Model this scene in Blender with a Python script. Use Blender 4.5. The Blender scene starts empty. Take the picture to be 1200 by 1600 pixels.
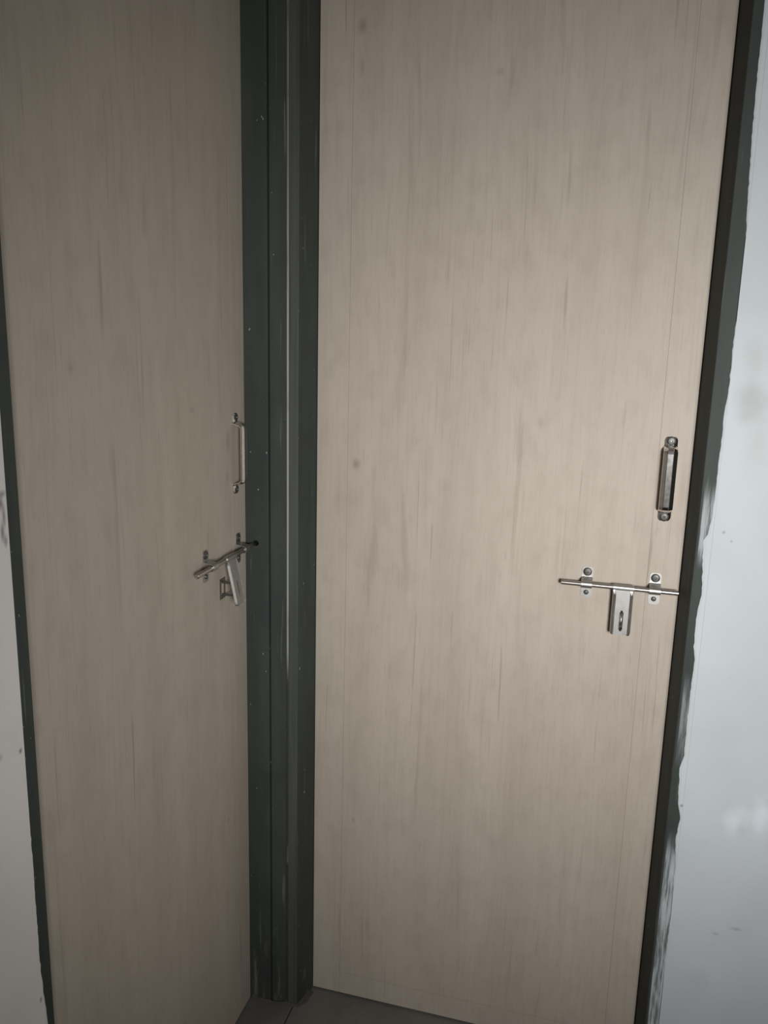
import bpy, bmesh, math, random
from mathutils import Vector, Matrix

random.seed(7)
scene = bpy.context.scene
COL = scene.collection

# ------------------------------------------------------------------ camera
F, YAW, PITCH, ROLL = 1320.0, -0.2625, 0.2144, 0.0251
CAM = Vector((0.5926, -1.6509, 1.5594))
FW = Vector((math.sin(YAW) * math.cos(PITCH), math.cos(YAW) * math.cos(PITCH), -math.sin(PITCH)))
R0 = Vector((math.cos(YAW), -math.sin(YAW), 0.0))
U0 = R0.cross(FW)
RT = math.cos(ROLL) * R0 + math.sin(ROLL) * U0
UP = -math.sin(ROLL) * R0 + math.cos(ROLL) * U0
cam_data = bpy.data.cameras.new('camera')
cam_data.sensor_fit = 'VERTICAL'
cam_data.sensor_height = 24.0
cam_data.sensor_width = 18.0
cam_data.lens = 24.0 * F / 1600.0
cam_data.clip_start = 0.02
cam = bpy.data.objects.new('camera', cam_data)
M = Matrix((RT, UP, -FW)).transposed().to_4x4()
M.translation = CAM
cam.matrix_world = M
COL.objects.link(cam)
scene.camera = cam


def pix(x, y, axis, value):
    """photo pixel -> point on the plane axis = value"""
    d = (x - 600.0) / F * RT - (y - 800.0) / F * UP + FW
    t = (value - CAM[axis]) / d[axis]
    return CAM + t * d


# ------------------------------------------------------------------ light
world = bpy.data.worlds.new('world')
scene.world = world
world.use_nodes = True
world.node_tree.nodes['Background'].inputs[0].default_value = (0.62, 0.72, 0.85, 1)
world.node_tree.nodes['Background'].inputs[1].default_value = 0.03

# lamp inside an assumed window behind the photographer; narrow beam stands in for vignetting
WIN_X0, WIN_X1, WIN_Z0, WIN_Z1, WIN_Y = 0.97, 1.53, 1.18, 1.74, -2.45
ld = bpy.data.lights.new('window_beam', 'AREA')
ld.shape = 'RECTANGLE'
ld.size = WIN_X1 - WIN_X0 - 0.06
ld.size_y = WIN_Z1 - WIN_Z0 - 0.06
ld.energy = 9.0
ld.color = (1.0, 0.995, 0.985)
ld.spread = math.radians(66)
lo = bpy.data.objects.new('window_beam', ld)
lo.location = ((WIN_X0 + WIN_X1) / 2, WIN_Y + 0.10, (WIN_Z0 + WIN_Z1) / 2)
lo.rotation_euler = (math.radians(83.5), 0, math.radians(17))
COL.objects.link(lo)

vs = scene.view_settings
vs.view_transform = 'Standard'
vs.look = 'None'
vs.gamma = 1.0
vs.use_curve_mapping = False
vs.exposure = 0.0


# ------------------------------------------------------------------ materials
class NT:
    """tiny helper around a node tree"""

    def __init__(self, name):
        self.mat = bpy.data.materials.new(name)
        self.mat.use_nodes = True
        self.t = self.mat.node_tree
        self.bsdf = self.t.nodes['Principled BSDF']
        self.tc = self.t.nodes.new('ShaderNodeTexCoord')
        self.obj = self.tc.outputs['Object']

    def link(self, a, b):
        self.t.links.new(a, b)

    def mapping(self, scale=(1, 1, 1), loc=(0, 0, 0), src=None):
        n = self.t.nodes.new('ShaderNodeMapping')
        n.inputs['Scale'].default_value = scale
        n.inputs['Location'].default_value = loc
        self.link(src or self.obj, n.inputs['Vector'])
        return n.outputs[0]

    def noise(self, vec, scale=1.0, detail=3.0, rough=0.55, dist=0.0):
        n = self.t.nodes.new('ShaderNodeTexNoise')
        n.inputs['Scale'].default_value = scale
        n.inputs['Detail'].default_value = detail
        n.inputs['Roughness'].default_value = rough
        n.inputs['Distortion'].default_value = dist
        self.link(vec, n.inputs['Vector'])
        return n.outputs['Fac']

    def rng(self, v, a, b, c=0.0, d=1.0, smooth=True):
        n = self.t.nodes.new('ShaderNodeMapRange')
        n.interpolation_type = 'SMOOTHSTEP' if smooth else 'LINEAR'
        n.inputs['From Min'].default_value = a
        n.inputs['From Max'].default_value = b
        n.inputs['To Min'].default_value = c
        n.inputs['To Max'].default_value = d
        self.link(v, n.inputs['Value'])
        return n.outputs[0]

    def math(self, op, a, b=None):
        n = self.t.nodes.new('ShaderNodeMath')
        n.operation = op
        for i, v in enumerate((a, b)):
            if v is None:
                continue
            if isinstance(v, (int, float)):
                n.inputs[i].default_value = v
            else:
                self.link(v, n.inputs[i])
        return n.outputs[0]

    def mix(self, fac, a, b):
        n = self.t.nodes.new('ShaderNodeMix')
        n.data_type = 'RGBA'
        for sock, v in ((n.inputs[0], fac), (n.inputs[6], a), (n.inputs[7], b)):
            if isinstance(v, (int, float)):
                sock.default_value = v
            elif isinstance(v, tuple):
                sock.default_value = (*v, 1) if len(v) == 3 else v
            else:
                self.link(v, sock)
        return n.outputs[2]

    def xyz(self):
        n = self.t.nodes.new('ShaderNodeSeparateXYZ')
        self.link(self.obj, n.inputs[0])
        return n.outputs

    def spot(self, centre, radii, wobble=None):
        """soft blob mask round a point of the object, 1 inside .. 0 outside"""
        s = tuple(1.0 / r for r in radii)
        v = self.mapping(s, tuple(-c * k for c, k in zip(centre, s)))
        n = self.t.nodes.new('ShaderNodeVectorMath')
        n.operation = 'LENGTH'
        self.link(v, n.inputs[0])
        d = n.outputs['Value']
        if wobble is not None:
            d = self.math('ADD', d, wobble)
        return self.rng(d, 0.0, 1.15, 1.0, 0.0)

    def bump(self, h, strength=0.1, dist=0.002):
        n = self.t.nodes.new('ShaderNodeBump')
        n.inputs['Strength'].default_value = strength
        n.inputs['Distance'].default_value = dist
        self.link(h, n.inputs['Height'])
        self.link(n.outputs[0], self.bsdf.inputs['Normal'])

    def out(self, color, rough=0.5, metallic=0.0, spec=0.5):
        b = self.bsdf
        if isinstance(color, tuple):
            b.inputs['Base Color'].default_value = (*color, 1)
        else:
            self.link(color, b.inputs['Base Color'])
        if isinstance(rough, (int, float)):
            b.inputs['Roughness'].default_value = rough
        else:
            self.link(rough, b.inputs['Roughness'])
        b.inputs['Metallic'].default_value = metallic
        b.inputs['Specular IOR Level'].default_value = spec
        return self.mat


def wood_laminate(name, off, spots):
    n = NT(name)
    warp = n.noise(n.mapping((3, 3, 0.7), (off, 1, off * 2)), 1.0, 2)
    # bend the grain a little so that it does not run dead straight
    comb = n.t.nodes.new('ShaderNodeCombineXYZ')
    n.link(n.math('MULTIPLY', n.math('SUBTRACT', warp, 0.5), 0.06), comb.inputs[0])
    add = n.t.nodes.new('ShaderNodeVectorMath')
    n.link(n.obj, add.inputs[0])
    n.link(comb.outputs[0], add.inputs[1])
    v = add.outputs[0]
    broad = n.noise(n.mapping((7, 7, 0.6), (off * 3, 0, off), v), 1.0, 4, 0.6)
    mott = n.noise(n.mapping((26, 26, 14), (off, 2, off), v), 1.0, 4, 0.6)
    fine = n.noise(n.mapping((120, 120, 4.5), (off, 0, 0), v), 1.0, 5, 0.65)
    pores = n.noise(n.mapping((420, 420, 22), (off * 5, 0, 3), v), 1.0, 2, 0.5)
    dash = n.noise(n.mapping((150, 150, 3.0), (off * 7, 0, 9), v), 1.0, 2, 0.5)
    dashzone = n.noise(n.mapping((7, 7, 1.6), (off, 5, 1), v), 1.0, 2)
    streak = n.noise(n.mapping((34, 34, 2.2), (off * 2, 4, 4), v), 1.0, 3, 0.6, 0.6)
    c = n.mix(n.rng(broad, 0.3, 0.72), (0.472, 0.414, 0.350), (0.420, 0.364, 0.304))
    c = n.mix(n.math('MULTIPLY', n.rng(mott, 0.42, 0.72), 0.34), c, (0.350, 0.300, 0.246))
    c = n.mix(n.math('MULTIPLY', n.rng(fine, 0.42, 0.78), 0.32), c, (0.330, 0.277, 0.228))
    c = n.mix(n.math('MULTIPLY', n.rng(pores, 0.55, 0.75), 0.25), c, (0.28, 0.232, 0.188))
    c = n.mix(n.math('MULTIPLY', n.rng(streak, 0.58, 0.78), 0.42), c, (0.27, 0.222, 0.175))
    m = n.math('MULTIPLY', n.rng(dash, 0.635, 0.70), n.rng(dashzone, 0.45, 0.60))
    c = n.mix(n.math('MULTIPLY', m, 0.36), c, (0.20, 0.165, 0.125))
    for (cx, cz, rx, rz, k) in spots:
        sm = n.spot((cx, 0, cz), (rx, 0.2, rz), n.math('MULTIPLY', n.math('SUBTRACT', fine, 0.5), 1.1))
        c = n.mix(n.math('MULTIPLY', sm, k), c, (0.20, 0.155, 0.11))
    n.bump(fine, 0.05, 0.001)
    return n.out(c, 0.52, 0.0, 0.3)


def frame_paint(name, smear=None, base_scuff_pale_face=False):
    n = NT(name)
    x, y, z = n.xyz()
    a = n.noise(n.mapping((22, 22, 2.2)), 1.0, 4, 0.6)
    b = n.noise(n.mapping((9, 9, 9), (3, 1, 0)), 1.0, 2)
    c = n.mix(n.rng(a, 0.3, 0.75), (0.039, 0.046, 0.041), (0.053, 0.061, 0.054))
    c = n.mix(n.math('MULTIPLY', n.rng(b, 0.5, 0.7), 0.3), c, (0.030, 0.034, 0.036))
    # specks of lime wash
    sp = n.noise(n.mapping((170, 170, 90), (1, 7, 2)), 1.0, 1, 0.4)
    c = n.mix(n.math('MULTIPLY', n.rng(sp, 0.775, 0.80), 0.55), c, (0.42, 0.44, 0.42))
    # thin vertical rub marks
    rub = n.noise(n.mapping((120, 120, 5), (5, 2, 8)), 1.0, 2, 0.5)
    c = n.mix(n.math('MULTIPLY', n.rng(rub, 0.66, 0.78), 0.22), c, (0.30, 0.31, 0.30))
    if base_scuff_pale_face:
        s = n.noise(n.mapping((55, 55, 9), (2, 2, 2)), 1.0, 3, 0.6)
        m = n.math('MULTIPLY', n.rng(s, 0.52, 0.72), n.rng(z, 0.02, 0.34, 1.0, 0.0))
        c = n.mix(n.math('MULTIPLY', m, 0.40), c, (0.24, 0.23, 0.22))
    if base_scuff_pale_face:
        # paler streaky tone on the narrow front face of the corner post
        d = n.noise(n.mapping((90, 90, 3.0), (7, 1, 5)), 1.0, 4, 0.6)
        m = n.math('MULTIPLY', n.rng(x, -0.0372, -0.0362), n.rng(x, -0.0175, -0.0150, 1.0, 0.0))
        m = n.math('MULTIPLY', m, n.rng(d, 0.25, 0.65, 0.25, 0.75))
        c = n.mix(m, c, (0.090, 0.096, 0.090))
    if smear:
        # white wall paint brushed over the outer face of the jamb
        wob = n.noise(n.mapping((160, 160, 16), (4, 1, 6)), 1.0, 3, 0.6)
        streak = n.noise(n.mapping((300, 300, 10), (1, 3, 2)), 1.0, 3, 0.6)
        face = n.rng(x, 0.7585, 0.7600)
        tot = None
        for (z0, z1, z2, z3, k) in smear:
            m = n.math('MULTIPLY', n.rng(z, z0, z1), n.rng(z, z2, z3, 1.0, 0.0))
            m = n.math('MULTIPLY', m, k)
            tot = m if tot is None else n.math('MAXIMUM', tot, m)
        cover = n.rng(n.math('ADD', n.math('MULTIPLY', wob, 0.7), n.math('MULTIPLY', streak, 0.5)), 0.45, 0.72)
        fac = n.math('MULTIPLY', n.math('MULTIPLY', tot, face), n.math('ADD', n.math('MULTIPLY', cover, 0.75), 0.2))
        c = n.mix(fac, c, (0.47, 0.50, 0.52))
    n.bump(a, 0.12, 0.002)
    return n.out(c, 0.62, 0.0, 0.22)


def worn_edge():
    n = NT('worn_edge_paint')
    x, y, z = n.xyz()
    a = n.noise(n.mapping((60, 60, 7)), 1.0, 4, 0.65)
    hi = n.rng(z, 0.80, 0.90)
    lowpatch = n.math('MULTIPLY', n.rng(n.noise(n.mapping((1, 1, 9)), 1.0, 2), 0.55, 0.68), 0.45)
    m = n.math('MAXIMUM', hi, lowpatch)
    m = n.math('MULTIPLY', m, n.rng(a, 0.28, 0.5, 0.45, 1.0))
    top = n.rng(z, 1.55, 1.95, 1.0, 0.45)
    m = n.math('MULTIPLY', m, top)
    c = n.mix(m, (0.040, 0.044, 0.040), (0.30, 0.31, 0.30))
    return n.out(c, 0.4, 0.0, 0.5)


def plaster(name, base, spots=(), blue=0.0):
    n = NT(name)
    a = n.noise(n.mapping((2.2, 2.2, 2.2)), 1.0, 3)
    b = n.noise(n.mapping((16, 16, 16), (4, 0, 0)), 1.0, 4, 0.6)
    f = n.noise(n.mapping((130, 130, 130)), 1.0, 3)
    dk = tuple(v * 0.86 for v in base)
    c = n.mix(n.rng(a, 0.32, 0.7), base, dk)
    c = n.mix(n.math('MULTIPLY', n.rng(b, 0.5, 0.75), 0.30), c, tuple(v * 0.86 for v in base))
    w = n.math('MULTIPLY', n.math('SUBTRACT', b, 0.5), 1.4)
    for (ctr, rad, col, k) in spots:
        c = n.mix(n.math('MULTIPLY', n.spot(ctr, rad, w), k), c, col)
    hh = n.math('ADD', n.math('MULTIPLY', b, 0.8), n.math('MULTIPLY', f, 0.2))
    n.bump(hh, 0.22, 0.004)
    return n.out(c, 0.75, 0.0, 0.25)


def steel(name, col=(0.56, 0.54, 0.51), rough=0.3):
    n = NT(name)
    a = n.noise(n.mapping((90, 90, 90)), 1.0, 3)
    c = n.mix(n.rng(a, 0.35, 0.7), col, tuple(v * 0.9 for v in col))
    return n.out(c, n.rng(a, 0.3, 0.7, rough * 0.93, rough * 1.1), 1.0)


def plain(name, col, rough=0.6, spec=0.4):
    n = NT(name)
    a = n.noise(n.mapping((40, 40, 40)), 1.0, 2)
    c = n.mix(n.rng(a, 0.3, 0.7), col, tuple(v * 0.88 for v in col))
    return n.out(c, rough, 0.0, spec)


def tile_mat():
    n = NT('floor_tile_glaze')
    a = n.noise(n.mapping((6, 6, 6)), 1.0, 5, 0.6)
    b = n.noise(n.mapping((60, 60, 60)), 1.0, 3, 0.6)
    c = n.mix(n.rng(a, 0.3, 0.7), (0.20, 0.19, 0.175), (0.15, 0.143, 0.132))
    c = n.mix(n.math('MULTIPLY', n.rng(b, 0.55, 0.75), 0.35), c, (0.10, 0.09, 0.08))
    return n.out(c, 0.45, 0.0, 0.4)


# ------------------------------------------------------------------ mesh helpers
def box(bm, x0, x1, y0, y1, z0, z1):
    vs_ = [bm.verts.new(p) for p in ((x0, y0, z0), (x1, y0, z0), (x1, y1, z0), (x0, y1, z0),
                                     (x0, y0, z1), (x1, y0, z1), (x1, y1, z1), (x0, y1, z1))]
    for f in ((0, 3, 2, 1), (4, 5, 6, 7), (0, 1, 5, 4), (1, 2, 6, 5), (2, 3, 7, 6), (3, 0, 4, 7)):
        bm.faces.new([vs_[i] for i in f])


def prism(bm, pts, z0, z1):
    """plan outline pts (x, y) pushed up from z0 to z1"""
    lo_ = [bm.verts.new((x, y, z0)) for x, y in pts]
    hi_ = [bm.verts.new((x, y, z1)) for x, y in pts]
    k = len(pts)
    bm.faces.new(lo_)
    bm.faces.new(hi_)
    for i in range(k):
        bm.faces.new((lo_[i], lo_[(i + 1) % k], hi_[(i + 1) % k], hi_[i]))


def tube_x(bm, x0, x1, y, z, r, seg=20, bev=0.0):
    rings = [(x0, r)] if bev == 0 else [(x0, r - bev), (x0 + bev, r)]
    rings += [(x1, r)] if bev == 0 else [(x1 - bev, r), (x1, r - bev)]
    rows = []
    for (xx, rr) in rings:
        rows.append([bm.verts.new((xx, y + rr * math.cos(2 * math.pi * i / seg), z + rr * math.sin(2 * math.pi * i / seg)))
                     for i in range(seg)])
    for a, b in zip(rows, rows[1:]):
        for i in range(seg):
            bm.faces.new((a[i], a[(i + 1) % seg], b[(i + 1) % seg], b[i]))
    bm.faces.new(rows[0])
    bm.faces.new(rows[-1])


def dome(bm, cx, cy, cz, r, h, seg=18):
    """pan screw head lying on the door face, bulging to -y, with a cross slot"""
    prof = [(r, 0.0), (r, -h * 0.35), (r * 0.82, -h * 0.78), (r * 0.45, -h), (r * 0.32, -h), (r * 0.22, -h * 0.45)]
    rows = []
    for rr, yy in prof:
        rows.append([bm.verts.new((cx + rr * math.cos(2 * math.pi * i / seg), cy + yy, cz + rr * math.sin(2 * math.pi * i / seg)))
                     for i in range(seg)])
    for a, b in zip(rows, rows[1:]):
        for i in range(seg):
            bm.faces.new((a[i], a[(i + 1) % seg], b[(i + 1) % seg], b[i]))
    bm.faces.new(rows[-1])
    bm.faces.new(rows[0])


def strap(bm, prof, u_of, thick, cols):
    """sheet metal strap: prof = [(z, n, half width)], n = distance off the door.
    cols = list of (fraction across, extra n)"""
    k = len(prof)
    norms = []
    for i in range(k):
        a = prof[max(i - 1, 0)]
        b = prof[min(i + 1, k - 1)]
        t = Vector((b[0] - a[0], b[1] - a[1]))
        t.normalize()
        norms.append((-t[1], t[0]))          # turned so that it points off the door
    outer, inner = [], []
    for i, (z, n_, hw) in enumerate(prof):
        nz, nn = norms[i]
        if nn < 0:
            nz, nn = -nz, -nn
        ro, ri = [], []
        for fr, ex in cols:
            e = ex if 0 < i < k - 1 else 0.0
            ro.append(bm.verts.new((u_of + fr * hw, -(n_ + nn * (thick + e)), z + nz * (thick + e))))
            ri.append(bm.verts.new((u_of + fr * hw, -n_ - nn * e, z + nz * e)))
        outer.append(ro)
        inner.append(ri)
    m = len(cols)
    for i in range(k - 1):
        for j in range(m - 1):
            bm.faces.new((outer[i][j], outer[i][j + 1], outer[i + 1][j + 1], outer[i + 1][j]))
            bm.faces.new((inner[i][j], inner[i + 1][j], inner[i + 1][j + 1], inner[i][j + 1]))
        bm.faces.new((outer[i][0], outer[i + 1][0], inner[i + 1][0], inner[i][0]))
        bm.faces.new((outer[i][-1], inner[i][-1], inner[i + 1][-1], outer[i + 1][-1]))
    for i in (0, k - 1):
        for j in range(m - 1):
            bm.faces.new((outer[i][j], inner[i][j], inner[i][j + 1], outer[i][j + 1]))


def build(name, bm, mat, parent=None, bevel=0.0, smooth=False, segments=2, loc=None):
    bmesh.ops.remove_doubles(bm, verts=bm.verts, dist=1e-6)
    bmesh.ops.recalc_face_normals(bm, faces=bm.faces)
    me = bpy.data.meshes.new(name)
    bm.to_mesh(me)
    bm.free()
    if smooth:
        for p in me.polygons:
            p.use_smooth = True
    me.materials.append(mat)
    o = bpy.data.objects.new(name, me)
    COL.objects.link(o)
    if parent is not None:
        o.parent = parent
    if loc:
        o.location = loc
    if bevel > 0:
        md = o.modifiers.new('bevel', 'BEVEL')
        md.width = bevel
        md.segments = segments
        md.limit_method = 'ANGLE'
        md.angle_limit = math.radians(35)
        md.harden_normals = False
    if smooth:
        try:
            me.set_sharp_from_angle(angle=math.radians(38))
        except Exception:
            pass
    return o


def struct(o, label, cat):
    o['kind'] = 'structure'
    o['label'] = label
    o['category'] = cat
    return o


def empty(name, loc=(0, 0, 0), rz=0.0):
    o = bpy.data.objects.new(name, None)
    o.empty_display_size = 0.05
    o.location = loc
    o.rotation_euler = (0, 0, rz)
    COL.objects.link(o)
    return o


# ------------------------------------------------------------------ layout (metres)
W, H = 0.74, 2.30             # door leaf
RP = 0.065                    # right frame stands this far in front of its leaf
LX = -0.129                   # face of the left leaf
LFX = -0.084                  # front of the left frame
LY1 = -0.072                  # corner side edge of the left leaf
LY0 = LY1 - W                 # far edge of the left leaf (towards the camera)
WALLB = -0.0675               # plastered face of the wall with the right door
WALLL = LFX + 0.0025          # plastered face of the wall with the left door
ROOM_X, ROOM_Y, CEIL = 1.75, -2.50, 2.70
EDGE_B = 0.7812               # outer edge of the right jamb
EDGE_L = -0.8365              # outer edge of the left jamb

mat_white = plaster('lime_plaster', (0.56, 0.60, 0.62), spots=[
    (pix(1150, 1283, 1, WALLB), (0.030, 0.05, 0.040), (0.70, 0.76, 0.80), 0.75),
    (pix(1190, 1275, 1, WALLB), (0.022, 0.05, 0.050), (0.70, 0.77, 0.82), 0.8),
    (pix(1157, 1296, 1, WALLB), (0.012, 0.05, 0.022), (0.47, 0.50, 0.52), 0.5),
    (pix(1118, 1459, 1, WALLB), (0.009, 0.05, 0.006), (0.30, 0.32, 0.34), 0.6),
    (pix(1151, 1452, 1, WALLB), (0.015, 0.05, 0.006), (0.30, 0.32, 0.34), 0.7),
    (pix(1172, 628, 1, WALLB), (0.034, 0.05, 0.055), (0.36, 0.37, 0.35), 0.55),
    (pix(1185, 690, 1, WALLB), (0.030, 0.05, 0.08), (0.45, 0.46, 0.44), 0.4),
    (pix(1180, 560, 1, WALLB), (0.025, 0.05, 0.05), (0.44, 0.45, 0.43), 0.45),
    (pix(1131, 832, 1, WALLB), (0.004, 0.05, 0.004), (0.25, 0.25, 0.25), 0.8),
    (pix(1143, 846, 1, WALLB), (0.003, 0.05, 0.004), (0.30, 0.30, 0.30), 0.7),
    (pix(1065, 1259, 1, WALLB), (0.003, 0.05, 0.004), (0.12, 0.12, 0.12), 0.8),
    (pix(1090, 1530, 1, WALLB), (0.030, 0.05, 0.030), (0.47, 0.48, 0.49), 0.4),
])
mat_white_l = plaster('lime_plaster_warm', (0.72, 0.69, 0.665), spots=[
    (pix(3, 772, 0, WALLL), (0.05, 0.010, 0.006), (0.22, 0.22, 0.20), 0.8),
    (pix(1, 786, 0, WALLL), (0.05, 0.006, 0.012), (0.16, 0.16, 0.15), 0.8),
    (pix(6, 805, 0, WALLL), (0.05, 0.004, 0.018), (0.20, 0.20, 0.19), 0.8),
    (pix(4, 832, 0, WALLL), (0.05, 0.004, 0.014), (0.18, 0.18, 0.17), 0.8),
    (pix(9, 845, 0, WALLL), (0.05, 0.004, 0.010), (0.22, 0.22, 0.21), 0.7),
    (pix(32, 1173, 0, WALLL), (0.05, 0.004, 0.005), (0.12, 0.10, 0.09), 0.9),
    (pix(64, 1562, 0, WALLL), (0.05, 0.003, 0.005), (0.20, 0.19, 0.18), 0.8),
    (pix(0, 1184, 0, WALLL), (0.05, 0.006, 0.006), (0.35, 0.34, 0.33), 0.6),
])
mat_room = plaster('room_plaster', (0.58, 0.58, 0.57))
mat_ceil = plaster('ceiling_wash', (0.55, 0.55, 0.54))
mat_tile = tile_mat()
mat_grout = plain('dark_grout', (0.05, 0.046, 0.042), 0.9, 0.2)
mat_frame = frame_paint('green_grey_paint', base_scuff_pale_face=True)
mat_frame_s = frame_paint('green_grey_paint_smeared', smear=[
    (1.14, 1.19, 1.25, 1.31, 0.75), (0.74, 0.80, 0.88, 0.95, 0.45), (-0.1, -0.05, 0.52, 0.62, 1.0)])
mat_edge = worn_edge()
mat_wood_r = wood_laminate('laminate_wood_right', 1.7, [
    (pix(557, 725, 1, 0)[0], pix(557, 725, 1, 0)[2], 0.011, 0.014, 0.55),
    (pix(567, 40, 1, 0)[0], pix(567, 40, 1, 0)[2], 0.012, 0.018, 0.50),
    (pix(566, 105, 1, 0)[0], pix(566, 105, 1, 0)[2], 0.006, 0.020, 0.35),
    (pix(552, 1281, 1, 0)[0], pix(552, 1281, 1, 0)[2], 0.006, 0.010, 0.35),
    (pix(884, 470, 1, 0)[0], pix(884, 470, 1, 0)[2], 0.004, 0.060, 0.40),
    (pix(890, 280, 1, 0)[0], pix(890, 280, 1, 0)[2], 0.004, 0.070, 0.30),
    (pix(700, 425, 1, 0)[0], pix(700, 425, 1, 0)[2], 0.006, 0.050, 0.22),
    (pix(1068, 760, 1, 0)[0], pix(1068, 760, 1, 0)[2], 0.012, 0.075, 0.22),
    (pix(845, 660, 1, 0)[0], pix(845, 660, 1, 0)[2], 0.010, 0.016, 0.22),
    (pix(782, 112, 1, 0)[0], pix(782, 112, 1, 0)[2], 0.012, 0.010, 0.25),
])


def ldoor(x, y):
    p = pix(x, y, 0, LX)
    return p[1] - LY0, p[2]


mat_wood_l = wood_laminate('laminate_wood_left', 4.3, [
    (*ldoor(157, 450), 0.006, 0.11, 0.38),
    (*ldoor(357, 1281), 0.006, 0.008, 0.45),
    (*ldoor(356, 690), 0.010, 0.030, 0.35),
    (*ldoor(355, 745), 0.008, 0.020, 0.30),
    (*ldoor(110, 575), 0.008, 0.008, 0.35),
    (*ldoor(300, 640), 0.010, 0.008, 0.25),
    (*ldoor(225, 330), 0.008, 0.05, 0.25),
])
mat_core = plain('door_core', (0.26, 0.21, 0.165), 0.8, 0.2)
mat_steel = steel('brushed_steel', (0.74, 0.72, 0.69), 0.14)
mat_hasp = steel('satin_hasp_steel', (0.52, 0.51, 0.49), 0.42)
mat_rod = steel('drawn_steel_rod', (0.52, 0.49, 0.455), 0.34)
mat_screw = steel('dull_screw_steel', (0.17, 0.165, 0.155), 0.55)
mat_dark = plain('dark_hole', (0.008, 0.008, 0.008), 0.9, 0.1)
mat_white_frame = plain('window_paint', (0.5, 0.5, 0.48), 0.5)

# ------------------------------------------------------------------ floor, ceiling, walls
floor = empty('floor', (0.8, -1.2, 0.0))
struct(floor, 'dull grey floor of large square tiles in front of both doors', 'floor')
bm = bmesh.new()
box(bm, -0.33, ROOM_X + 0.1, ROOM_Y - 0.1, 0.25, -0.06, -0.0022)
g = build('grout_bed', bm, mat_grout)
g.parent = floor
g.matrix_parent_inverse = Matrix.Translation((-0.8, 1.2, 0))
TS, JT = 0.60, 0.003
jx = pix(449, 1590, 2, 0.0)[0]
bm = bmesh.new()
box(bm, -TS / 2 + JT / 2, TS / 2 - JT / 2, -TS / 2 + JT / 2, TS / 2 - JT / 2, -0.012, 0.0)
tile_me = None
for i in range(-1, 3):
    for j in range(-5, 1):
        cx, cy = jx + TS * (i + 0.5), 0.10 + TS * (j + 0.5) - 0.45
        if cx - TS / 2 < -0.9 or cx + TS / 2 > ROOM_X + 0.9:
            continue
        if tile_me is None:
            t = build('tile', bm, mat_tile, floor, bevel=0.001, segments=1)
            tile_me = t.data
        else:
            t = bpy.data.objects.new('tile', tile_me)
            COL.objects.link(t)
            t.parent = floor
        t.location = (cx - 0.8, cy + 1.2, 0.0)

bm = bmesh.new()
box(bm, -0.33, ROOM_X + 0.1, ROOM_Y - 0.1, 0.25, CEIL, CEIL + 0.08)
struct(build('ceiling', bm, mat_ceil), 'plain off white ceiling above the passage', 'ceiling')

# wall with the right door: slab right of the frame and above it
bm = bmesh.new()
box(bm, EDGE_B, ROOM_X, WALLB, 0.06, -0.02, CEIL)
box(bm, LFX - 0.12, EDGE_B, WALLB, 0.06, H + 0.058, CEIL)
wall_back = struct(build('wall_back', bm, mat_white),
                   'white plastered wall at the right of the right-hand door', 'wall')


def jag_strip(name, pts, straight, axis, front, back, mat, parent, amp):
    """thin coat of plaster smeared over the frame: ragged on one edge, straight on the other.
    pts = [(horizontal, z)] from the bottom up"""
    dense = []
    for (a, za), (b, zb) in zip(pts, pts[1:]):
        k = max(1, int((zb - za) / 0.007))
        for i in range(k):
            f = i / k
            dense.append((a + (b - a) * f + random.uniform(-amp, amp), za + (zb - za) * f))
    dense.append(pts[-1])
    bm = bmesh.new()

    def P(h, d, z):
        return (h, d, z) if axis == 1 else (d, h, z)
    rows = []
    for h, z in dense:
        sgn = 1 if straight > h else -1
        if (straight - h) * sgn < 0.0006 or (axis == 1 and h > straight - 0.0006) or (axis == 0 and h < straight + 0.0006):
            h = straight - 0.0006 if axis == 1 else straight + 0.0006
        rows.append([bm.verts.new(P(h, back, z)), bm.verts.new(P(h, back + (front - back) * 0.5, z)),
                     bm.verts.new(P(h + (straight - h) * 0.35, front, z)), bm.verts.new(P(straight, front, z)),
                     bm.verts.new(P(straight, back, z))])
    for a, b in zip(rows, rows[1:]):
        for i in range(5):
            bm.faces.new((a[i], a[(i + 1) % 5], b[(i + 1) % 5], b[i]))
    bm.faces.new(rows[0])
    bm.faces.new(rows[-1])
    return build(name, bm, mat, parent)


edge_px = [(1031, 1600), (1035, 1550), (1038, 1500), (1043, 1465), (1049, 1420), (1052, 1375), (1055, 1345),
           (1056, 1310), (1063, 1275), (1059, 1255), (1062, 1200), (1069, 1180), (1073, 1130), (1079, 1080),
           (1086, 1030), (1084, 1010), (1089, 955), (1096.5, 930), (1098, 870), (1098, 845), (1106, 835), (1112, 808),
           (1121, 740), (1131, 650), (1139, 600), (1147, 520), (1156, 470), (1164, 380), (1172, 250), (1181, 140),
           (1195, 0)]
pts = []
for x, y in edge_px:
    p = pix(x, y, 1, -RP)
    pts.append((p[0], p[2]))
pts = [(pts[0][0], 0.0)] + pts + [(pts[-1][0], H + 0.05)]
jag_strip('plaster_smear', pts, EDGE_B + 0.0005, 1, -RP - 0.0018, -RP - 0.0001, mat_white, wall_back, 0.0007)

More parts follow.
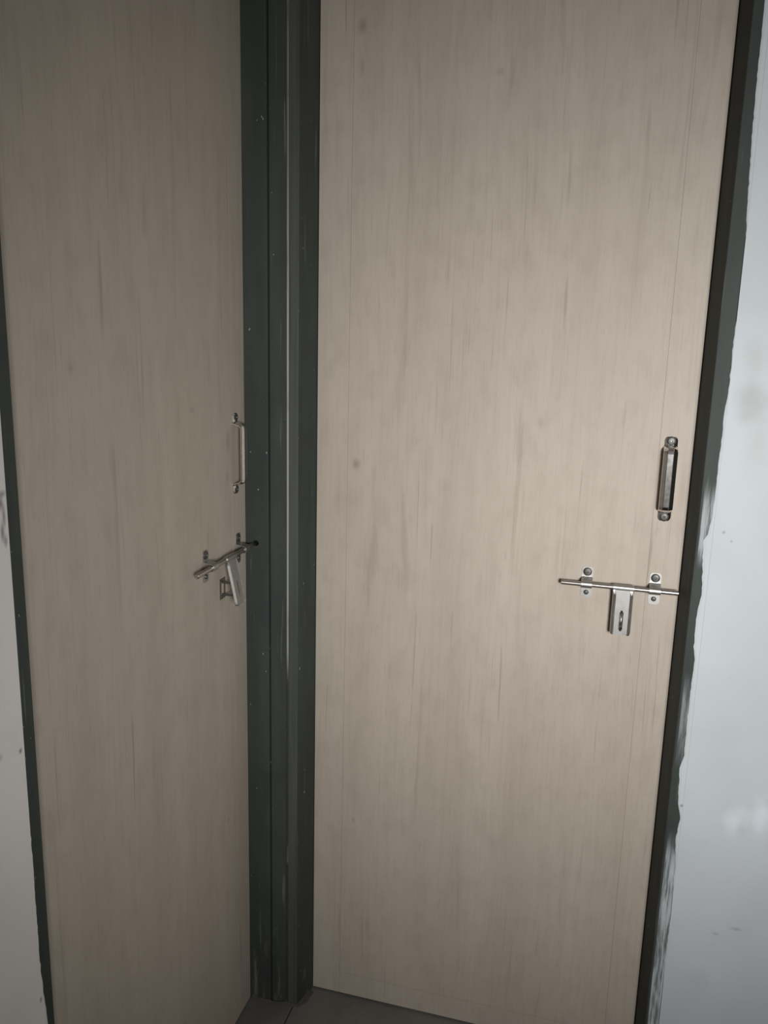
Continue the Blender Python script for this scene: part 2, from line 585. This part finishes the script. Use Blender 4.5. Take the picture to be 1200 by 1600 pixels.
# wall with the left door
bm = bmesh.new()
box(bm, LFX - 0.12, WALLL, ROOM_Y, EDGE_L, -0.02, CEIL)
box(bm, LFX - 0.12, WALLL, EDGE_L, WALLB, H + 0.058, CEIL)
wall_left = struct(build('wall_left', bm, mat_white_l),
                   'greyish white plastered wall at the far left beside the left-hand door', 'wall')
edge_px = [(74.5, 1600), (73, 1588), (70, 1565), (65.5, 1540), (61, 1500), (57.5, 1440), (52, 1370), (47, 1310), (41, 1240),
           (38, 1200), (34.5, 1180), (33.5, 1160), (32, 1120), (28, 1080), (23, 1010), (19.5, 950), (17, 915), (13, 860), (10.5, 830),
           (8, 800), (5.5, 765), (1, 700)]
pts = []
for x, y in edge_px:
    p = pix(x, y, 0, LFX)
    pts.append((p[1], p[2]))
pts = [(pts[0][0], 0.0)] + pts + [(pts[-1][0], H + 0.05)]
jag_strip('plaster_smear', pts, EDGE_L - 0.0005, 0, LFX + 0.0018, LFX + 0.0001, mat_white_l, wall_left, 0.0012)

# the rest of the passage, behind and beside the photographer
bm = bmesh.new()
box(bm, ROOM_X, ROOM_X + 0.1, ROOM_Y, 0.06, -0.02, CEIL)
struct(build('wall_right', bm, mat_room), 'plain plastered side wall closing the passage on the right', 'wall')
bm = bmesh.new()
yb0, yb1 = ROOM_Y - 0.1, ROOM_Y
box(bm, LFX - 0.12, WIN_X0, yb0, yb1, -0.02, CEIL)
box(bm, WIN_X1, ROOM_X + 0.1, yb0, yb1, -0.02, CEIL)
box(bm, WIN_X0, WIN_X1, yb0, yb1, -0.02, WIN_Z0)
box(bm, WIN_X0, WIN_X1, yb0, yb1, WIN_Z1, CEIL)
struct(build('wall_front', bm, mat_room), 'plain plastered wall with a small window behind the photographer', 'wall')
win = empty('window_1', ((WIN_X0 + WIN_X1) / 2, ROOM_Y - 0.05, WIN_Z0))
struct(win, 'small square window with a plain painted frame behind the photographer', 'window')
bm = bmesh.new()
ww, wh = WIN_X1 - WIN_X0, WIN_Z1 - WIN_Z0
for a in ((-ww / 2, -ww / 2 + 0.03, 0, wh), (ww / 2 - 0.03, ww / 2, 0, wh),
          (-ww / 2 + 0.03, ww / 2 - 0.03, 0, 0.03), (-ww / 2 + 0.03, ww / 2 - 0.03, wh - 0.03, wh)):
    box(bm, a[0], a[1], -0.02, 0.02, a[2], a[3])
build('window_frame', bm, mat_white_frame, win)
bm = bmesh.new()
box(bm, -ww / 2 + 0.03, ww / 2 - 0.03, -0.003, 0.003, 0.03, wh - 0.03)
build('pane', bm, plain('frosted_glass', (0.6, 0.65, 0.68), 0.3), win)

# ------------------------------------------------------------------ door frames
HZ = H + 0.056
trim_r = empty('trim_1', (0, 0, 0))
struct(trim_r, 'dark green-grey painted frame around the right-hand door', 'door frame')
bm = bmesh.new()
prism(bm, [(0.0, 0.06), (0.0, 0.0), (-0.0162, -RP), (-0.0365, -RP), (-0.0405, -RP + 0.0015),
           (-0.0772, -RP - 0.0015), (-0.0772, 0.06)], 0.0, HZ)
jl = build('jamb', bm, mat_frame, trim_r, bevel=0.0018)
bm = bmesh.new()
prism(bm, [(-0.0362, -RP - 0.0004), (-0.0378, -RP - 0.0016), (-0.0398, -RP - 0.0014), (-0.0412, -RP + 0.0006), (-0.0412, -RP + 0.003),
           (-0.0362, -RP + 0.003)], 0.012, HZ)
build('worn_edge', bm, mat_edge, jl)['label'] = 'thin rubbed light grey edge'
bm = bmesh.new()
prism(bm, [(W, 0.06), (W, 0.0), (W + 0.0145, -RP), (EDGE_B, -RP), (EDGE_B, 0.06)], 0.0, HZ)
build('jamb', bm, mat_frame_s, trim_r, bevel=0.0015)
bm = bmesh.new()
box(bm, -0.0150, W + 0.0140, -RP + 0.001, 0.06, H + 0.002, HZ)
build('head_rail', bm, mat_frame, trim_r, bevel=0.0015)

trim_l = empty('trim_2', (LX, LY1, 0))
struct(trim_l, 'dark green-grey painted frame around the left-hand door', 'door frame')


def lframe(name, bm, mat, **k):
    o = build(name, bm, mat, trim_l, **k)
    o.matrix_parent_inverse = Matrix.Translation((-LX, -LY1, 0))
    return o


hole = pix(399.5, 848.5, 1, LY1)
bm = bmesh.new()
prism(bm, [(LX - 0.05, LY1), (-0.0784, LY1), (-0.0784, 0.0), (LX - 0.05, 0.0)], 0.0, HZ)
jamb = lframe('jamb', bm, mat_frame, bevel=0.0015)
# drill the bolt hole through the face of the jamb
bmc = bmesh.new()
rows = []
for yy in (LY1 - 0.02, LY1 + 0.04):
    rows.append([bmc.verts.new((hole[0] + 0.0066 * math.cos(i * math.pi / 12), yy, hole[2] + 0.0066 * math.sin(i * math.pi / 12)))
                 for i in range(24)])
for i in range(24):
    bmc.faces.new((rows[0][i], rows[0][(i + 1) % 24], rows[1][(i + 1) % 24], rows[1][i]))
bmc.faces.new(rows[0])
bmc.faces.new(rows[1])
cut = build('cutter', bmc, mat_dark)
bo = jamb.modifiers.new('hole', 'BOOLEAN')
bo.operation = 'DIFFERENCE'
bo.solver = 'EXACT'
bo.object = cut
dg = bpy.context.evaluated_depsgraph_get()
me2 = bpy.data.meshes.new_from_object(jamb.evaluated_get(dg))
jamb.modifiers.clear()
jamb.data = me2
bpy.data.objects.remove(cut)
me2.materials.clear()
me2.materials.append(mat_frame)
bm = bmesh.new()
prism(bm, [(LX - 0.05, LY0), (LFX, LY0), (LFX, EDGE_L), (LX - 0.05, EDGE_L)], 0.0, HZ)
lframe('jamb', bm, mat_frame, bevel=0.0015)
bm = bmesh.new()
box(bm, LX - 0.05, LFX - 0.001, LY0 + 0.0005, LY1 - 0.0005, H + 0.002, HZ)
lframe('head_rail', bm, mat_frame, bevel=0.0015)


# ------------------------------------------------------------------ doors
def screw(parent, u, z, n_, r=0.0052, name='screw'):
    bm = bmesh.new()
    dome(bm, u, -n_, z, r, 0.003)
    return build(name, bm, mat_screw, parent, smooth=True)


def make_door(name, loc, rz, mat, label):
    d = empty(name, loc, rz)
    struct(d, label, 'door')
    e, gap, z0 = 0.0016, 0.0005, 0.005
    sl, sr, rb = 0.068, 0.061, 0.060
    bm = bmesh.new()
    box(bm, e, W - e, 0.0005, 0.035, z0, H)
    core = build('leaf', bm, mat_core, d)
    for nm, a in (('stile', (e, sl, z0, H)), ('stile', (W - sr, W - e, z0, H)),
                  ('rail', (sl + gap, W - sr - gap, z0, rb)), ('rail', (sl + gap, W - sr - gap, H - 0.06, H)),
                  ('panel', (sl + gap, W - sr - gap, rb + gap, H - 0.06 - gap))):
        bm = bmesh.new()
        box(bm, a[0], a[1], 0.0, 0.0030, a[2], a[3])
        build(nm, bm, mat, d)
    return d


def make_handle(d, u, zc):
    hw = 0.0128
    prof = [(0.0800, 0.0, 0.0070), (0.0775, 0.0, 0.0112), (0.0730, 0.0, hw), (0.0640, 0.0, hw), (0.0615, 0.0015, hw), (0.0575, 0.0150, hw),
            (0.0545, 0.0185, hw), (0.0500, 0.0195, hw)]
    prof = prof + [(-z, n_, w) for z, n_, w in reversed(prof)]
    prof = [(zc + z, n_, w) for z, n_, w in prof]
    bm = bmesh.new()
    strap(bm, prof, u, 0.0014, [(-1, -0.0022), (-0.92, -0.0010), (-0.44, 0.0021), (-0.38, 0.0015), (0.38, 0.0015), (0.44, 0.0021), (0.92, -0.0010), (1, -0.0022)])
    h = build('pull_handle', bm, mat_steel, d, bevel=0.0)
    h['label'] = 'steel pull handle with a folded strap grip'
    for s in (1, -1):
        screw(h, u, zc + s * 0.0722, 0.0014, 0.0086)
    return h


def make_bolt(d, u0, u1, zr, br, hu, swing, tilt=0.0):
    n_, r = 0.0175, 0.0047
    bm = bmesh.new()
    tube_x(bm, u0, u1, -n_, zr, r, 24, 0.0012)
    rod = build('sliding_bolt', bm, mat_rod, d, smooth=True)
    rod['label'] = 'round steel sliding bolt'
    # two saddle clamps
    for ub in br:
        prof = [(-0.0315, 0.0, 0.0065), (-0.0290, 0.0, 0.0095), (-0.0260, 0.0, 0.0106), (-0.0110, 0.0, 0.0106), (-0.0088, 0.0018, 0.0106)]
        arc = []
        for i in range(7):
            a = math.radians(-75 + 150 * i / 6)
            arc.append((math.sin(a) * (r + 0.0008) * 1.1, n_ + math.cos(a) * (r + 0.0007), 0.0106))
        up = [(0.0088, 0.0018, 0.0106), (0.0110, 0.0, 0.0106), (0.0260, 0.0, 0.0106), (0.0290, 0.0, 0.0095), (0.0315, 0.0, 0.0065)]
        prof = [(zr + a, b, c) for a, b, c in prof + arc + up]
        bm = bmesh.new()
        strap(bm, prof, ub, 0.0013, [(-1, 0), (1, 0)])
        b = build('bracket', bm, mat_hasp, rod, smooth=True)
        screw(rod, ub, zr + 0.0215, 0.0013, 0.0084)
        screw(rod, ub, zr - 0.0205, 0.0013, 0.0048)
    # staple on the door that the hasp drops over
    zs = zr - 0.064
    bm = bmesh.new()
    box(bm, hu - 0.0120, hu + 0.0120, -0.0016, 0.0, zs - 0.0210, zs - 0.0140)
    box(bm, hu - 0.0120, hu + 0.0120, -0.0016, 0.0, zs + 0.0140, zs + 0.0210)
    box(bm, hu - 0.0120, hu - 0.0060, -0.0016, 0.0, zs - 0.0140, zs + 0.0140)
    box(bm, hu + 0.0060, hu + 0.0120, -0.0016, 0.0, zs - 0.0140, zs + 0.0140)
    build('staple_plate', bm, mat_steel if not swing else mat_rod, rod)
    bm = bmesh.new()
    path = [(-0.0125, 0.0), (-0.0125, 0.018)]
    for i in range(1, 8):
        a = math.pi * i / 8
        path.append((-0.0125 * math.cos(a), 0.018 + 0.0105 * math.sin(a)))
    path += [(0.0125, 0.018), (0.0125, 0.0)]
    rows = []
    for k, (dz, nn) in enumerate(path):
        a = path[max(k - 1, 0)]
        b = path[min(k + 1, len(path) - 1)]
        t = Vector((0, -(b[1] - a[1]), b[0] - a[0])).normalized()
        s1 = Vector((1, 0, 0))
        s2 = t.cross(s1)
        c = Vector((hu, -nn, zs + dz))
        rows.append([bm.verts.new(c + 0.0022 * (math.cos(q * math.pi / 5) * s1 + math.sin(q * math.pi / 5) * s2)) for q in range(10)])
    for a, b in zip(rows, rows[1:]):
        for q in range(10):
            bm.faces.new((a[q], a[(q + 1) % 10], b[(q + 1) % 10], b[q]))
    bm.faces.new(rows[0])
    bm.faces.new(rows[-1])
    build('staple', bm, mat_rod if not swing else mat_screw, rod, smooth=True)
    # hasp: sleeve round the bolt and a plate with folded edges and a long slot, built hanging straight down
    hwid, L, th = 0.0195, 0.0935, 0.0013
    bm = bmesh.new()
    R = r + 0.0016
    ring = []
    for i in range(15):
        a = math.radians(-80 + 300 * i / 14)       # wraps over the bolt
        ring.append((math.cos(a), math.sin(a)))
    outer = [[bm.verts.new((s * hwid, -R * c_, R * s_)) for s in (-1, 1)] for c_, s_ in ring]
    inner = [[bm.verts.new((s * hwid, -(R - th) * c_, (R - th) * s_)) for s in (-1, 1)] for c_, s_ in ring]
    for i in range(14):
        bm.faces.new((outer[i][0], outer[i][1], outer[i + 1][1], outer[i + 1][0]))
        bm.faces.new((inner[i][0], inner[i + 1][0], inner[i + 1][1], inner[i][1]))
        bm.faces.new((outer[i][0], outer[i + 1][0], inner[i + 1][0], inner[i][0]))
        bm.faces.new((outer[i][1], inner[i][1], inner[i + 1][1], outer[i + 1][1]))
    # plate as a grid with the slot left open; columns across, rows down
    xs = [-1.0, -0.93, -0.80, -0.66, -0.190, -0.110, 0.110, 0.190, 0.66, 0.80, 0.93, 1.0]
    ex = [-0.004, 0.0005, 0.0022, 0.0, 0.0, 0.0, 0.0, 0.0, 0.0, 0.0022, 0.0005, -0.004]
    zs_ = [-0.0035, -0.012, -0.0440, -0.0475, -0.0500, -0.0830, -0.0860, -0.0905, -L]
    wf = [1, 1, 1, 1, 1, 1, 1, 0.985, 0.93]

    def openc(ci, ri):
        if ci == 5 and ri in (2, 3, 4, 5):
            return True
        return ci in (4, 6) and ri in (3, 4)
    front, back = [], []
    for ri, zz in enumerate(zs_):
        front.append([bm.verts.new((x * hwid * wf[ri], -(R - 0.0004 + (e_ if ri > 0 else 0)), zz)) for x, e_ in zip(xs, ex)])
        back.append([bm.verts.new((x * hwid * wf[ri], -(R - 0.0004 - th + (e_ if ri > 0 else 0)), zz)) for x, e_ in zip(xs, ex)])
    nr, nc = len(zs_) - 1, len(xs) - 1
    for ri in range(nr):
        for ci in range(nc):
            if openc(ci, ri):
                continue
            bm.faces.new((front[ri][ci], front[ri][ci + 1], front[ri + 1][ci + 1], front[ri + 1][ci]))
            bm.faces.new((back[ri][ci], back[ri + 1][ci], back[ri + 1][ci + 1], back[ri][ci + 1]))
            for (da, db, e1, e2) in ((0, -1, (ri, ci), (ri + 1, ci)), (0, 1, (ri, ci + 1), (ri + 1, ci + 1)),
                                     (-1, 0, (ri, ci), (ri, ci + 1)), (1, 0, (ri + 1, ci), (ri + 1, ci + 1))):
                r2, c2 = ri + da, ci + db
                if r2 < 0 or r2 >= nr or c2 < 0 or c2 >= nc or openc(c2, r2):
                    bm.faces.new((front[e1[0]][e1[1]], front[e2[0]][e2[1]], back[e2[0]][e2[1]], back[e1[0]][e1[1]]))
    hp = build('hasp', bm, mat_hasp, rod)
    hp['label'] = 'slotted steel hasp plate'
    hp.location = (hu, -n_, zr)
    hp.rotation_euler = (-swing, 0, 0)
    return rod


door_r = make_door('door_1', (0, 0, 0), 0.0, mat_wood_r,
                   'pale wood-grain laminate door on the right, bolted shut')
make_handle(door_r, 0.6990, 1.2950)
make_bolt(door_r, 0.5175, 0.7385, 1.0800, (0.5668, 0.6945), 0.6368, 0.0)

door_l = make_door('door_2', (LX, LY0, 0), math.radians(90), mat_wood_l,
                   'pale wood-grain laminate door on the left, seen at a slant with its hasp hanging open')
make_handle(door_l, 0.6935, 1.3080)
make_bolt(door_l, 0.4880, 0.7480, 1.1120, (0.5560, 0.7000), 0.6250, math.radians(12))

# mortar left round the foot of the corner post
random.seed(3)
bm = bmesh.new()
base = [(-0.125, LY1), (-0.079, LY1), (-0.060, -RP - 0.002), (-0.0390, -RP - 0.001), (-0.0165, -RP), (-0.0110, -0.045), (-0.0040, -0.012)]
lo_, hi_ = [], []
for i, (bx_, by_) in enumerate(base):
    nx_, ny_ = (0.0, -1.0) if i < 4 else ((0.6, -0.8) if i == 4 else (0.97, -0.2))
    w_ = 0.003 + random.uniform(0, 0.011)
    lo_.append(bm.verts.new((bx_ + nx_ * w_, by_ + ny_ * w_, 0.0)))
    hi_.append((bm.verts.new((bx_ + nx_ * 0.0006, by_ + ny_ * 0.0006, 0.002 + random.uniform(0, 0.008))),
                bm.verts.new((bx_ + nx_ * 0.0006, by_ + ny_ * 0.0006, 0.0))))
for i in range(len(base) - 1):
    bm.faces.new((lo_[i], lo_[i + 1], hi_[i + 1][0], hi_[i][0]))
    bm.faces.new((hi_[i][0], hi_[i + 1][0], hi_[i + 1][1], hi_[i][1]))
    bm.faces.new((lo_[i], hi_[i][1], hi_[i + 1][1], lo_[i + 1]))
for i in (0, len(base) - 1):
    bm.faces.new((lo_[i], hi_[i][0], hi_[i][1]))
mo = build('mortar_fillet', bm, plain('grey_mortar', (0.085, 0.078, 0.070), 0.9, 0.2), floor, smooth=True)
mo.matrix_parent_inverse = Matrix.Translation((-0.8, 1.2, 0))
